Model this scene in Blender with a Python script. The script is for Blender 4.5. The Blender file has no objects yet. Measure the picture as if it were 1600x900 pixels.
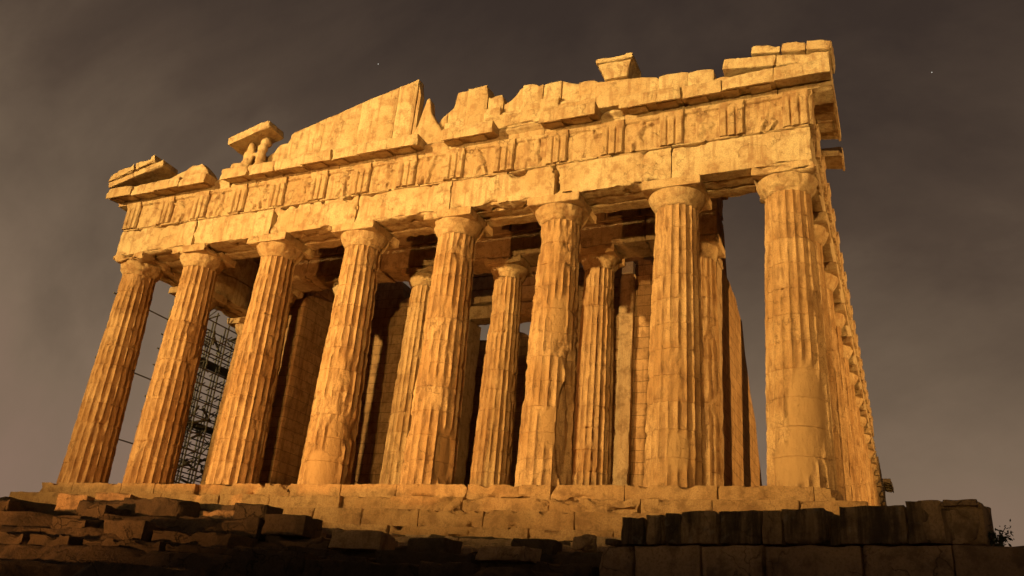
import bpy, math, random
import numpy as np
from mathutils import Vector, Matrix

C = bpy.context.scene.collection
sc = bpy.context.scene
R = math.radians
random.seed(7)

# ------------------------------------------------------------------ camera
def cam_axes(a, b, c):
    ca, sa, cb, sb, cc, s_ = math.cos(a), math.sin(a), math.cos(b), math.sin(b), math.cos(c), math.sin(c)
    f = Vector((sa*cb, ca*cb, sb)); r = Vector((ca, -sa, 0)); u = r.cross(f)
    return r*cc + u*s_, -r*s_ + u*cc, f
r_, u_, f_ = cam_axes(-0.4469, 0.4023, 0.0909)
cd = bpy.data.cameras.new('camera'); cam = bpy.data.objects.new('camera', cd); C.objects.link(cam)
cam.matrix_world = Matrix(((r_.x, u_.x, -f_.x, 17.114), (r_.y, u_.y, -f_.y, -25.942), (r_.z, u_.z, -f_.z, -4.918), (0, 0, 0, 1)))
cd.sensor_width = 36; cd.lens = 1340.4/1600*36; cd.clip_end = 9000; cd.clip_start = .1
sc.camera = cam

# ------------------------------------------------------------------ sky
w = bpy.data.worlds.new('World'); sc.world = w; w.use_nodes = True
nt = w.node_tree; N = nt.nodes; L = nt.links
bg = N['Background']
tc = N.new('ShaderNodeTexCoord')
sep = N.new('ShaderNodeSeparateXYZ'); L.new(tc.outputs['Generated'], sep.inputs[0])
mp = N.new('ShaderNodeMapping'); mp.inputs['Scale'].default_value = (1.0, 2.4, 1.6); mp.inputs['Rotation'].default_value = (.35, .5, .2)
L.new(tc.outputs['Generated'], mp.inputs[0])
n1 = N.new('ShaderNodeTexNoise'); n1.inputs['Scale'].default_value = 1.7; n1.inputs['Detail'].default_value = 7; n1.inputs['Roughness'].default_value = .55; n1.inputs['Distortion'].default_value = .6
L.new(mp.outputs[0], n1.inputs['Vector'])
def wmath(op, a, b, clamp=False):
    n = N.new('ShaderNodeMath'); n.operation = op; n.use_clamp = clamp
    for i, v in enumerate((a, b)):
        if isinstance(v, (int, float)): n.inputs[i].default_value = v
        else: L.new(v, n.inputs[i])
    return n.outputs[0]
# height of the glow: elevation, pushed up towards the left (west-facing) horizon, broken up by cloud
side = wmath('MULTIPLY', sep.outputs['X'], .14)
hgt = wmath('SUBTRACT', wmath('ADD', sep.outputs['Z'], side), .03)
n2 = N.new('ShaderNodeTexNoise'); n2.inputs['Scale'].default_value = 7.5; n2.inputs['Detail'].default_value = 6; n2.inputs['Roughness'].default_value = .6
L.new(mp.outputs[0], n2.inputs['Vector'])
cl = wmath('MULTIPLY', wmath('ADD', wmath('SUBTRACT', n1.outputs['Fac'], .5), wmath('MULTIPLY', wmath('SUBTRACT', n2.outputs['Fac'], .5), .26)), -.5)
hgt = wmath('ADD', hgt, cl)
ramp = N.new('ShaderNodeValToRGB'); L.new(hgt, ramp.inputs[0])
e = ramp.color_ramp.elements
e[0].position = 0.0; e[0].color = (.255, .165, .115, 1)
e[1].position = 1.0; e[1].color = (.022, .014, .011, 1)
for p, c in ((.13, (.215, .148, .098)), (.27, (.150, .104, .069)), (.42, (.088, .059, .041)), (.60, (.046, .031, .024))):
    k = e.new(p); k.color = (*c, 1)
L.new(ramp.outputs[0], bg.inputs['Color'])
bg.inputs['Strength'].default_value = .93

# ------------------------------------------------------------------ floodlights of the monument
def flood(name, loc, aim, watts, size, blend, col, radius=.35):
    ld = bpy.data.lights.new(name, 'SPOT'); o = bpy.data.objects.new(name, ld); C.objects.link(o)
    o.location = loc
    d = Vector(aim) - Vector(loc)
    o.rotation_euler = d.to_track_quat('-Z', 'Y').to_euler()
    ld.energy = watts; ld.spot_size = R(size); ld.spot_blend = blend; ld.color = col; ld.shadow_soft_size = radius
    return o
WARM = (1.0, .64, .24)
flood('floodlight', (-48.0, -82.0, 12.0), (2.0, 0, 18.0), 760000, 37, 1.0, (1.0, .68, .25), .9)
flood('floodlight', (20.0, -95.0, -7.3), (9.0, 0, 17.0), 235000, 38, 1.0, (1.0, .62, .20), 1.5)
flood('floodlight', (-4.0, -23.0, -5.2), (-4.0, 0, 2.0), 15500, 72, 1.0, (1.0, .43, .11), .25)
flood('floodlight', (80.0, 10.0, -3.0), (15.5, 22, 13.0), 250000, 50, .9, (1.0, .58, .18), .5)

sc.view_settings.view_transform = 'Standard'
sc.view_settings.look = 'None'; sc.view_settings.gamma = 1; sc.view_settings.exposure = 0
sc.cycles.max_bounces = 6

# ------------------------------------------------------------------ numpy noise
def _h(ix, iy, iz, s):
    n = (ix*374761393 + iy*668265263 + iz*2147483647 + s*1274126177) & 0xffffffff
    n = ((n ^ (n >> 13)) * 1274126177) & 0xffffffff
    n = (n ^ (n >> 16)) * 2246822519 & 0xffffffff
    return ((n ^ (n >> 15)) & 0xffff) / 32767.5 - 1
def vnoise(p, s=0):
    p = np.asarray(p, float); i = np.floor(p).astype(np.int64); f = p - i; f = f*f*(3-2*f)
    o = 0
    for dx in (0, 1):
        for dy in (0, 1):
            for dz in (0, 1):
                wt = (f[:, 0] if dx else 1-f[:, 0])*(f[:, 1] if dy else 1-f[:, 1])*(f[:, 2] if dz else 1-f[:, 2])
                o = o + wt*_h(i[:, 0]+dx, i[:, 1]+dy, i[:, 2]+dz, s)
    return o
def fbm(p, oct=3, s=0):
    o = 0; a = 1; t = 0; p = np.asarray(p, float)
    for k in range(oct):
        o = o + a*vnoise(p*(2.03**k), s+k*17); t += a; a *= .5
    return o/t

# ------------------------------------------------------------------ mesh builder
class MB:
    def __init__(s): s.v = []; s.f = []; s.n = 0; s.a = []
    def add(s, v, f, tone=0., wear=None):
        v = np.asarray(v, float); s.v.append(v)
        s.f += [tuple(int(i)+s.n for i in q) for q in f]
        s.a.append(np.stack([np.full(len(v), float(tone)), np.zeros(len(v)) if wear is None else wear], 1)); s.n += len(v)
        return s
    def build(s, name, mat, parent=None, loc=None, smooth=40, weld=True):
        V = np.concatenate(s.v); A = np.concatenate(s.a); F = s.f
        if loc is not None: V = V - np.array(loc)
        me = bpy.data.meshes.new(name); me.from_pydata(V.tolist(), [], F)
        for j, an in enumerate(('tone', 'wear')):
            at = me.attributes.new(an, 'FLOAT', 'POINT'); at.data.foreach_set('value', A[:, j].astype(np.float32))
        if weld:
            import bmesh
            bm = bmesh.new(); bm.from_mesh(me); bmesh.ops.remove_doubles(bm, verts=bm.verts, dist=1e-4)
            bmesh.ops.recalc_face_normals(bm, faces=bm.faces); bm.to_mesh(me); bm.free()
        me.materials.append(mat)
        if smooth:
            me.shade_smooth(); me.set_sharp_from_angle(angle=R(smooth))
        me.update()
        o = bpy.data.objects.new(name, me); C.objects.link(o)
        if parent is not None: o.parent = parent
        if loc is not None: o.location = loc
        return o

def grid_faces(nu, nv, flip=False, off=0):
    i, j = np.meshgrid(np.arange(nu-1), np.arange(nv-1), indexing='ij')
    a = (i*nv+j).ravel()+off; b = a+nv
    q = np.stack([a, b, b+1, a+1], 1)
    return q[:, ::-1].tolist() if flip else q.tolist()

def block(mb, lo, hi, res=.13, amp=.012, chip=.09, seed=0, tone=None, warp=None, faces='xXyYzZ', thr=.1):
    """a stone block with worn, chipped edges; lo and hi are its corners"""
    lo = np.array(lo, float); hi = np.array(hi, float); c = (lo+hi)/2; h = (hi-lo)/2
    if tone is None: tone = random.uniform(-1, 1)
    def ax(k):
        n = max(2, int(round((hi[k]-lo[k])/res))+1)
        t = np.linspace(lo[k], hi[k], n)
        ed = min(.05, (hi[k]-lo[k])*.15)
        return np.unique(np.concatenate([t, [lo[k]+ed, hi[k]-ed]]))
    for fc in faces:
        k = 'xyz'.index(fc.lower()); top = fc.isupper()
        u, v = [i for i in range(3) if i != k]
        A, B = ax(u), ax(v)
        p = np.zeros((len(A)*len(B), 3)); g = np.meshgrid(A, B, indexing='ij')
        p[:, u] = g[0].ravel(); p[:, v] = g[1].ravel(); p[:, k] = hi[k] if top else lo[k]
        d = p-c; q = np.maximum(h-np.abs(d), 0)
        Lc = chip*.9+.015
        es = np.sort(q, 1)[:, 1]
        n1 = np.clip(fbm(p*2.1+seed*3.1, 3, seed)*2.4-.25+thr*1.5, 0, 1.3)
        n2 = fbm(p*4.3+seed, 3, seed+5)
        n3 = .25+.75*np.clip(fbm(p*6, 2, seed+9)+.4, 0, 1)
        wv = np.exp(-q/Lc)*-np.sign(d)
        wf = np.zeros_like(p); wf[:, k] = -np.sign(d[:, k])
        disp = wv*((chip*n1*np.exp(-es/Lc)+(.003+.014*n3**3)*np.exp(-es/.02))[:, None])
        # rough face
        wn = np.exp(-q/.04)*-np.sign(d)
        disp += wn*(amp*(n2+.3))[:, None]
        P = p+disp
        if warp is not None: P = warp(P)
        mb.add(P, grid_faces(len(A), len(B), flip=(top == (k == 1))), tone)
    return mb

def ragwall(mb, x0, x1, topf, botf, y0, y1, res=.14, amp=.02, seed=0, T=None, tone=0., rag=.06):
    """wall in the x-z plane whose top follows topf(x); T maps local points to the world"""
    nx = max(3, int((x1-x0)/res)+1); X = np.linspace(x0, x1, nx)
    tp = np.array([topf(x) for x in X]); bt = np.array([botf(x) for x in X])
    if rag: tp = tp + rag*fbm(np.stack([X*3, X*0, X*0+seed], 1), 3, seed)
    nz = max(3, int((tp-bt).max()/res)+1)
    t = np.linspace(0, 1, nz)
    Z = bt[:, None]+(tp-bt)[:, None]*t[None]
    XX = np.repeat(X[:, None], nz, 1)
    def sheet(Y, flip):
        p = np.stack([XX.ravel(), np.full(XX.size, Y), Z.ravel()], 1)
        n = fbm(p*3.1+seed, 3, seed)*amp
        edge = np.minimum(np.minimum((tp[:, None]-Z).ravel(), (XX-x0).ravel()), (x1-XX).ravel())
        n = n + .05*np.exp(-edge/.06)
        p[:, 1] += n*(1 if Y == y0 else -1)
        mb.add(p if T is None else T(p), grid_faces(nx, nz, flip), tone); return p
    a = sheet(y0, False).reshape(nx, nz, 3); b = sheet(y1, True).reshape(nx, nz, 3)
    ny = max(2, int((y1-y0)/res))
    def strip(ea, eb):
        s = np.linspace(0, 1, ny)[None, :, None]
        p = (ea[:, None]*(1-s)+eb[:, None]*s).reshape(-1, 3)
        inner = np.ones((len(ea), ny), bool); inner[:, 0] = inner[:, -1] = False
        dz = fbm(p*3.3+seed, 3, seed+3)*amp*2.5*inner.ravel(); p[:, 2] += dz
        mb.add(p if T is None else T(p), grid_faces(len(ea), ny), tone)
    strip(a[:, -1], b[:, -1]); strip(a[:, 0], b[:, 0]); strip(a[0], b[0]); strip(a[-1], b[-1])
    return mb

def panel(mb, O, U, Nn, u0, u1, z0, z1, f, nu, nz, tone=0., skirt=.0):
    """relief panel: outward depth f(u, z) over a rectangle"""
    O, U, Nn = map(np.array, (O, U, Nn))
    us = np.linspace(u0, u1, nu) if np.isscalar(nu) else nu; zs = np.linspace(z0, z1, nz) if np.isscalar(nz) else nz
    g = np.meshgrid(us, zs, indexing='ij'); uu, zz = g[0].ravel(), g[1].ravel()
    d = f(uu, zz)
    nu_, nz_ = len(us), len(zs)
    P = O + uu[:, None]*U + d[:, None]*Nn; P[:, 2] += zz
    mb.add(P, grid_faces(nu_, nz_), tone)
    B = (O + uu[:, None]*U + skirt*Nn); B[:, 2] += zz
    Pg = P.reshape(nu_, nz_, 3); Bg = B.reshape(nu_, nz_, 3)
    for pa, ba in ((Pg[:, 0], Bg[:, 0]), (Pg[:, -1], Bg[:, -1]), (Pg[0], Bg[0]), (Pg[-1], Bg[-1])):
        mb.add(np.concatenate([pa, ba]), [(i, i+1, i+1+len(pa), i+len(pa)) for i in range(len(pa)-1)], tone)

def profile(mb, O, U, Nn, prof, u0, u1, res=.15, amp=.012, chip=.05, seed=0, tone=None, slope=0.):
    """moulding block: a closed (depth, z) profile run from u0 to u1"""
    if tone is None: tone = random.uniform(-1, 1)
    O, U, Nn = map(np.array, (O, U, Nn)); pts = []
    for a, b in zip(prof, prof[1:]+prof[:1]):
        n = max(1, int(math.dist(a, b)/res)); pts += [(a[0]+(b[0]-a[0])*k/n, a[1]+(b[1]-a[1])*k/n) for k in range(n)]
    pts = np.array(pts); m = len(pts); cen = pts.mean(0)
    nu = max(3, int((u1-u0)/res)+1); us = np.unique(np.concatenate([np.linspace(u0, u1, nu), [u0+.03, u1-.03]])); nu = len(us)
    V = np.zeros((nu, m, 3))
    for i, uu in enumerate(us):
        ee = min(uu-u0, u1-uu)
        key = np.stack([np.full(m, uu), pts[:, 0], pts[:, 1]], 1)
        nz_ = fbm(key*3.5+seed*2.3, 3, seed)
        ch = np.clip(fbm(key*1.9+seed*5.3, 2, seed+3)*1.5, 0, 1)
        sh = amp*nz_ + chip*ch*(.4+math.exp(-ee/.12)) + .012*math.exp(-ee/.03)
        dv = cen-pts; ln = np.linalg.norm(dv, axis=1, keepdims=True); dv = dv/np.maximum(ln, .05)
        q = pts+dv*sh[:, None]
        V[i] = O+uu*U+q[:, :1]*Nn; V[i][:, 2] += q[:, 1]+slope*(uu-u0)
    V = V.reshape(-1, 3); F = []
    for i in range(nu-1):
        for j in range(m): k = (j+1) % m; F.append((i*m+j, (i+1)*m+j, (i+1)*m+k, i*m+k))
    F.append(tuple(range(m))); F.append(tuple(range((nu-1)*m, nu*m))[::-1])
    mb.add(V, F, tone)

# ------------------------------------------------------------------ materials
def stone(name, c1, c2, mst=None, stain=(.10, .06, .035), stain_amt=.5, streak=.35, rough=.85, bump=.35, brick=None, crack=.5, black=0., scale=1., patch=(.46, .29, .16), fine=1.):
    m = bpy.data.materials.new(name); m.use_nodes = True; t = m.node_tree; n = t.nodes; l = t.links
    b = n['Principled BSDF']; b.inputs['Roughness'].default_value = rough
    b.inputs['Specular IOR Level'].default_value = .2
    tc = n.new('ShaderNodeTexCoord'); oi = n.new('ShaderNodeObjectInfo')
    def mth(op, a, b_=0., clamp=False):
        k = n.new('ShaderNodeMath'); k.operation = op; k.use_clamp = clamp
        for i, v in enumerate((a, b_)):
            if isinstance(v, (int, float)): k.inputs[i].default_value = v
            else: l.new(v, k.inputs[i])
        return k.outputs[0]
    off = n.new('ShaderNodeVectorMath'); off.operation = 'ADD'
    l.new(tc.outputs['Object'], off.inputs[0])
    cmb = n.new('ShaderNodeCombineXYZ')
    for i in range(3): l.new(mth('MULTIPLY', oi.outputs['Random'], 17.3+i*9), cmb.inputs[i])
    l.new(cmb.outputs[0], off.inputs[1]); P = off.outputs[0]
    def noise(sc_, det=5, vec=P, st=None, ro=.55, dist=0):
        v = vec
        if st:
            mpn = n.new('ShaderNodeMapping'); mpn.inputs['Scale'].default_value = st; l.new(vec, mpn.inputs[0]); v = mpn.outputs[0]
        k = n.new('ShaderNodeTexNoise'); k.inputs['Scale'].default_value = sc_*scale; k.inputs['Detail'].default_value = det
        k.inputs['Roughness'].default_value = ro; k.inputs['Distortion'].default_value = dist; l.new(v, k.inputs['Vector']); return k.outputs['Fac']
    def rampf(x, a, b_):
        k = n.new('ShaderNodeMapRange'); k.inputs['From Min'].default_value = a; k.inputs['From Max'].default_value = b_; k.interpolation_type = 'SMOOTHSTEP'
        l.new(x, k.inputs['Value']); return k.outputs[0]
    def mix(f, a, c):
        k = n.new('ShaderNodeMix'); k.data_type = 'RGBA'
        if isinstance(f, float): k.inputs[0].default_value = f
        else: l.new(f, k.inputs[0])
        for s_, v in ((6, a), (7, c)):
            if isinstance(v, tuple): k.inputs[s_].default_value = (*v, 1)
            else: l.new(v, k.inputs[s_])
        return k.outputs[2]
    at = n.new('ShaderNodeAttribute'); at.attribute_name = 'tone'
    aw = n.new('ShaderNodeAttribute'); aw.attribute_name = 'wear'
    big = noise(.55, 4, dist=.4)
    f0 = mth('ADD', rampf(big, .36, .66), mth('MULTIPLY', at.outputs['Fac'], .22), True)
    col = mix(f0, c1, c2)
    mid = noise(2.6 if not mst else 4.2, 6, st=mst, ro=.65)
    col = mix(mth('MULTIPLY', rampf(mid, .47, .66), stain_amt), col, stain)
    stv = noise(3.2, 5, st=(1.6, 1.6, .16), ro=.6)
    col = mix(mth('MULTIPLY', rampf(stv, .50, .64), streak), col, stain)
    fn = noise(24, 4, ro=.7)
    col = mix(mth('MULTIPLY', rampf(fn, .42, .68), .6*fine), col, tuple(x*.45 for x in c1))
    # thin cracks
    vo = n.new('ShaderNodeTexVoronoi'); vo.feature = 'DISTANCE_TO_EDGE'; vo.inputs['Scale'].default_value = 1.35*scale
    wp = n.new('ShaderNodeVectorMath'); wp.operation = 'ADD'
    nn = n.new('ShaderNodeTexNoise'); nn.inputs['Scale'].default_value = 2.2; nn.inputs['Detail'].default_value = 6; l.new(P, nn.inputs['Vector'])
    vs = n.new('ShaderNodeVectorMath'); vs.operation = 'SCALE'; vs.inputs['Scale'].default_value = .9; l.new(nn.outputs['Color'], vs.inputs[0])
    l.new(P, wp.inputs[0]); l.new(vs.outputs[0], wp.inputs[1]); l.new(wp.outputs[0], vo.inputs['Vector'])
    ck = mth('MULTIPLY', mth('SUBTRACT', 1., rampf(vo.outputs['Distance'], .0, .022)), rampf(noise(.9, 3), .47, .56))
    ck = mth('MULTIPLY', ck, crack)
    col = mix(ck, col, tuple(x*.35 for x in stain))
    hgt = mth('ADD', mth('MULTIPLY', mid, .5), mth('MULTIPLY', fn, .22))
    hgt = mth('ADD', hgt, mth('MULTIPLY', noise(8, 5, ro=.7), .35))
    hgt = mth('SUBTRACT', hgt, mth('MULTIPLY', ck, .5))
    if brick:
        kv = n.new('ShaderNodeCombineXYZ'); sp = n.new('ShaderNodeSeparateXYZ'); l.new(tc.outputs['Object'], sp.inputs[0])
        l.new(mth('ADD', sp.outputs['X'], sp.outputs['Y']), kv.inputs[0]); l.new(sp.outputs['Z'], kv.inputs[1])
        wv = n.new('ShaderNodeVectorMath'); wv.operation = 'ADD'; l.new(kv.outputs[0], wv.inputs[0])
        sv = n.new('ShaderNodeVectorMath'); sv.operation = 'SCALE'; sv.inputs['Scale'].default_value = .06; l.new(nn.outputs['Color'], sv.inputs[0]); l.new(sv.outputs[0], wv.inputs[1])
        bt = n.new('ShaderNodeTexBrick'); bt.inputs['Scale'].default_value = 1; bt.inputs['Brick Width'].default_value = brick[0]; bt.inputs['Row Height'].default_value = brick[1]
        bt.inputs['Mortar Size'].default_value = brick[2]; bt.inputs['Mortar Smooth'].default_value = .3; bt.inputs['Bias'].default_value = 0
        bt.inputs['Color1'].default_value = (0, 0, 0, 1); bt.inputs['Color2'].default_value = (1, 1, 1, 1); bt.inputs['Mortar'].default_value = (.5, .5, .5, 1)
        l.new(wv.outputs[0], bt.inputs['Vector'])
        col = mix(mth('MULTIPLY', bt.outputs['Color'], .38), col, tuple(x*.5 for x in c2))
        col = mix(mth('MULTIPLY', bt.outputs['Fac'], .85), col, tuple(x*.3 for x in stain))
        hgt = mth('SUBTRACT', hgt, mth('MULTIPLY', bt.outputs['Fac'], 1.0))
    if black:
        bk = noise(1.5, 6, st=(2.4, 2.4, .28), ro=.65)
        col = mix(mth('MULTIPLY', rampf(bk, .42, .60), black), col, (.012, .010, .009))
        lich = noise(5, 5)
        col = mix(mth('MULTIPLY', rampf(lich, .58, .7), .3), col, (.22, .19, .15))
    # smooth repair mortar
    col = mix(aw.outputs['Fac'], col, mix(mth('MULTIPLY', rampf(mid, .4, .75), .5), patch, tuple(x*.7 for x in patch)))
    l.new(col, b.inputs['Base Color'])
    bp = n.new('ShaderNodeBump'); bp.inputs['Strength'].default_value = bump; bp.inputs['Distance'].default_value = .13
    l.new(hgt, bp.inputs['Height']); l.new(bp.outputs[0], b.inputs['Normal'])
    return m

M_ent = stone('pale_marble', (.60, .44, .24), (.49, .32, .155), stain=(.28, .13, .055), stain_amt=.62, streak=.5, bump=.8, crack=.35)
M_frz = stone('weathered_marble', (.54, .37, .19), (.45, .28, .13), stain=(.22, .095, .038), stain_amt=.65, streak=.5, bump=.9)
M_cap = stone('capital_marble', (.57, .39, .20), (.47, .29, .13), stain=(.24, .10, .04), stain_amt=.6, streak=.4, bump=.9, crack=.3)
M_col = stone('patinated_marble', (.53, .325, .15), (.39, .21, .082), (1., 1., .35), stain=(.17, .075, .03), stain_amt=.6, streak=.42, bump=.8, crack=.35, patch=(.42, .245, .105))
M_in = stone('brown_marble', (.47, .28, .13), (.36, .20, .085), stain=(.13, .06, .025), stain_amt=.6, streak=.5, bump=.7, brick=(1.25, .52, .010), crack=.3)
M_inb = stone('brown_marble_beam', (.46, .31, .165), (.38, .24, .12), stain=(.13, .06, .025), stain_amt=.6, streak=.3, bump=.4, crack=.4)
M_step = stone('step_marble', (.47, .275, .12), (.37, .20, .08), stain=(.15, .07, .03), stain_amt=.55, streak=.2, bump=.9, crack=.2)
M_dark = stone('blackened_limestone', (.30, .20, .11), (.22, .145, .08), stain=(.05, .034, .022), stain_amt=.7, streak=.5, bump=.8, crack=.3, black=.75)
M_lime = stone('grey_brown_limestone', (.38, .25, .135), (.28, .18, .10), stain=(.05, .032, .02), stain_amt=.6, streak=.2, bump=.8, crack=.5)
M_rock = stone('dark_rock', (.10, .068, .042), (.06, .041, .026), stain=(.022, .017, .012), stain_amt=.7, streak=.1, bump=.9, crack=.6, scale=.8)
M_white = stone('new_white_marble', (.78, .74, .66), (.70, .64, .54), stain=(.5, .4, .3), stain_amt=.2, streak=.1, bump=.15, crack=.1)

def plain(name, col, rough=.6, metal=0.):
    m = bpy.data.materials.new(name); m.use_nodes = True; t = m.node_tree; b = t.nodes['Principled BSDF']
    nz = t.nodes.new('ShaderNodeTexNoise'); nz.inputs['Scale'].default_value = 9
    mx = t.nodes.new('ShaderNodeMix'); mx.data_type = 'RGBA'; t.links.new(nz.outputs['Fac'], mx.inputs[0])
    mx.inputs[6].default_value = (*col, 1); mx.inputs[7].default_value = (*[c*.55 for c in col], 1)
    t.links.new(mx.outputs[2], b.inputs['Base Color']); b.inputs['Roughness'].default_value = rough; b.inputs['Metallic'].default_value = metal
    return m
M_steel = plain('scaffold_steel', (.20, .19, .17), .6, .2)
M_leaf = plain('dark_leaves', (.035, .045, .02), .7)
M_stem = plain('twig_bark', (.06, .04, .025), .8)

def empty(name, label, cat, loc=(0, 0, 0), group=None):
    o = bpy.data.objects.new(name, None); C.objects.link(o); o.location = loc; o['label'] = label; o['category'] = cat
    if group: o['group'] = group
    return o
def tag(o, label, cat, group=None):
    o['label'] = label; o['category'] = cat
    if group: o['group'] = group
    return o
def child(o, parent):
    o.parent = parent; return o

# ------------------------------------------------------------------ ground
def ground_z(x, y):
    """rocky bank that climbs from the camera's foot to the temple platform"""
    pts_y = np.array([-2000, -60, -28, -24, -20, -15, -10, -6, -3.2, 0, 90, 2000.])
    pts_z = np.array([-9., -8.5, -7.0, -6.6, -5.6, -4.45, -3.35, -2.55, -2.0, -1.9, -1.9, -6.])
    z = np.interp(y, pts_y, pts_z)
    cr = np.interp(x, [-100, -75, -58, -24, -8, 4, 50, 75], [0, 8, 16.7, 16.7, 9.5, 3.55, 3.55, 0])
    z = z + cr*np.exp(-((y+60)/9.)**2)        # unseen ridge behind the viewer, added to shade the foreground from the far lamps
    z = z + 1.2*np.exp(-((y+21.3)/.55)**2)*np.clip((x+17)/3, 0, 1)*np.clip((11-x)/2, 0, 1)       # unseen hump added to keep the near lamp's light off the foreground rocks
    sm = lambda t: np.clip(t, 0, 1)**2*(3-2*np.clip(t, 0, 1))
    z = z + (.95*sm((5.5-x)/7)+.35*sm((-4-x)/6))*np.exp(-((y+8.6)/2.3)**2)*np.clip(1-(np.abs(x+8)-20)/10, 0, 1)
    return z - 1.1*np.clip((np.abs(x)-32)/30, 0, 6)*np.clip((y+45)/15, 0, 1)
def rockg():
    mb = MB()
    xs = np.concatenate([[-3000, -1500, -600, -250, -120, -85, -60], np.linspace(-45, 40, 240), [50, 60, 80, 100, 250, 600, 1500, 3000]])
    ys = np.concatenate([[-3000, -1200, -400, -120, -90, -78, -72, -68, -65, -62.5, -60, -57.5, -55, -52, -47, -42, -36], np.linspace(-30, -2.5, 130), [0, 4, 10, 30, 60, 90, 130, 250, 600, 1500, 3000]])
    g = np.meshgrid(xs, ys, indexing='ij'); x, y = g[0].ravel(), g[1].ravel()
    p = np.stack([x, y, x*0], 1)
    near = np.exp(-np.maximum(np.abs(x+2)-34, 0)/20)*np.exp(-np.maximum(np.abs(y+14)-14, 0)/4)
    z = ground_z(x, y)
    q = p.copy(); q[:, 2] = z*2
    bumpy = .34*fbm(q*.6, 5, 3)
    # strata: quantise the slope into ragged ledges
    zz = z+bumpy
    st = .5; k = np.floor(zz/st+.25*fbm(p*.8, 2, 8)); fr = zz/st-k
    zz2 = (k+np.clip((fr-.75)/.22, 0, 1))*st
    z = z*(1-near)+(zz2+.10*fbm(p*2.3, 4, 5))*near
    p[:, 2] = z
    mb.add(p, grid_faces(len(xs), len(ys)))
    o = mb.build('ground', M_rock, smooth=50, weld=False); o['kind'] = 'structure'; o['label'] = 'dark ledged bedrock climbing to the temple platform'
rockg()

# ------------------------------------------------------------------ the temple
temple = empty('ruined_temple', 'floodlit ruined marble temple with a row of fluted columns and a broken gable', 'temple')
AX = [-14.425, -10.745, -6.445, -2.148, 2.148, 6.445, 10.745, 14.425]
FY = [0, 3.68]+[3.68+4.29*k for k in range(1, 15)]+[67.42]
FRONT = ((0, -.9, 0), (1, 0, 0), (0, -1, 0))
RIGHT = ((15.325, 0, 0), (0, 1, 0), (1, 0, 0))
LEFT = ((-15.325, 0, 0), (0, -1, 0), (-1, 0, 0))

# steps of the platform
def step_run(ztop, h, off, seed, y_end=70.4):
    random.seed(seed); mb = MB(); e_ = 15.5+off; yf = -1.1-off
    x = -e_
    k = 0
    while x < e_-.3:
        wd = min(random.uniform(1.7, 3.0), e_-x)
        if e_-x-wd < .5: wd = e_-x
        rec = 0 if random.random() > .08 else random.uniform(.1, .3)
        drop = random.choice((0, 0, 0, .01, .03))
        block(mb, (x+.001, yf+rec, ztop-h), (x+wd-.001, yf+1.35, ztop-drop), res=.1, amp=.02, chip=random.choice((.06, .1, .16, .26)), seed=seed*50+k, faces='xXyzZ')
        x += wd; k += 1
    for s_ in (1, -1):
        y = yf+1.36
        while y < y_end:
            wd = random.uniform(1.6, 2.4) if y < 20 else 6.
            a, b = sorted((s_*(e_-1.3), s_*e_))
            block(mb, (a, y, ztop-h), (b, min(y+wd-.008, y_end), ztop), res=.2 if y < 20 else .6, amp=.014, chip=.09, seed=seed*50+k, faces='xXyYZ')
            y += wd; k += 1
    return mb.build('step', M_step, temple)
step_run(0, .52, 0, 1); step_run(-.52, .52, .72, 2); step_run(-1.04, .56, 1.44, 3); step_run(-1.6, .42, 1.85, 4)
mb = MB(); block(mb, (-14.3, .24, -1.0), (14.3, 69.2, -.006), res=1.5, amp=0, chip=0, seed=3); mb.build('floor_slab', M_step, temple)
mb = MB(); block(mb, (-11.7, 3.7, -.002), (11.7, 64, .35), res=.4, amp=.01, chip=.04, seed=3)
block(mb, (-11.35, 4.05, .352), (11.35, 63.6, .70), res=.4, amp=.01, chip=.04, seed=4); mb.build('inner_step', M_step, temple)

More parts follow.
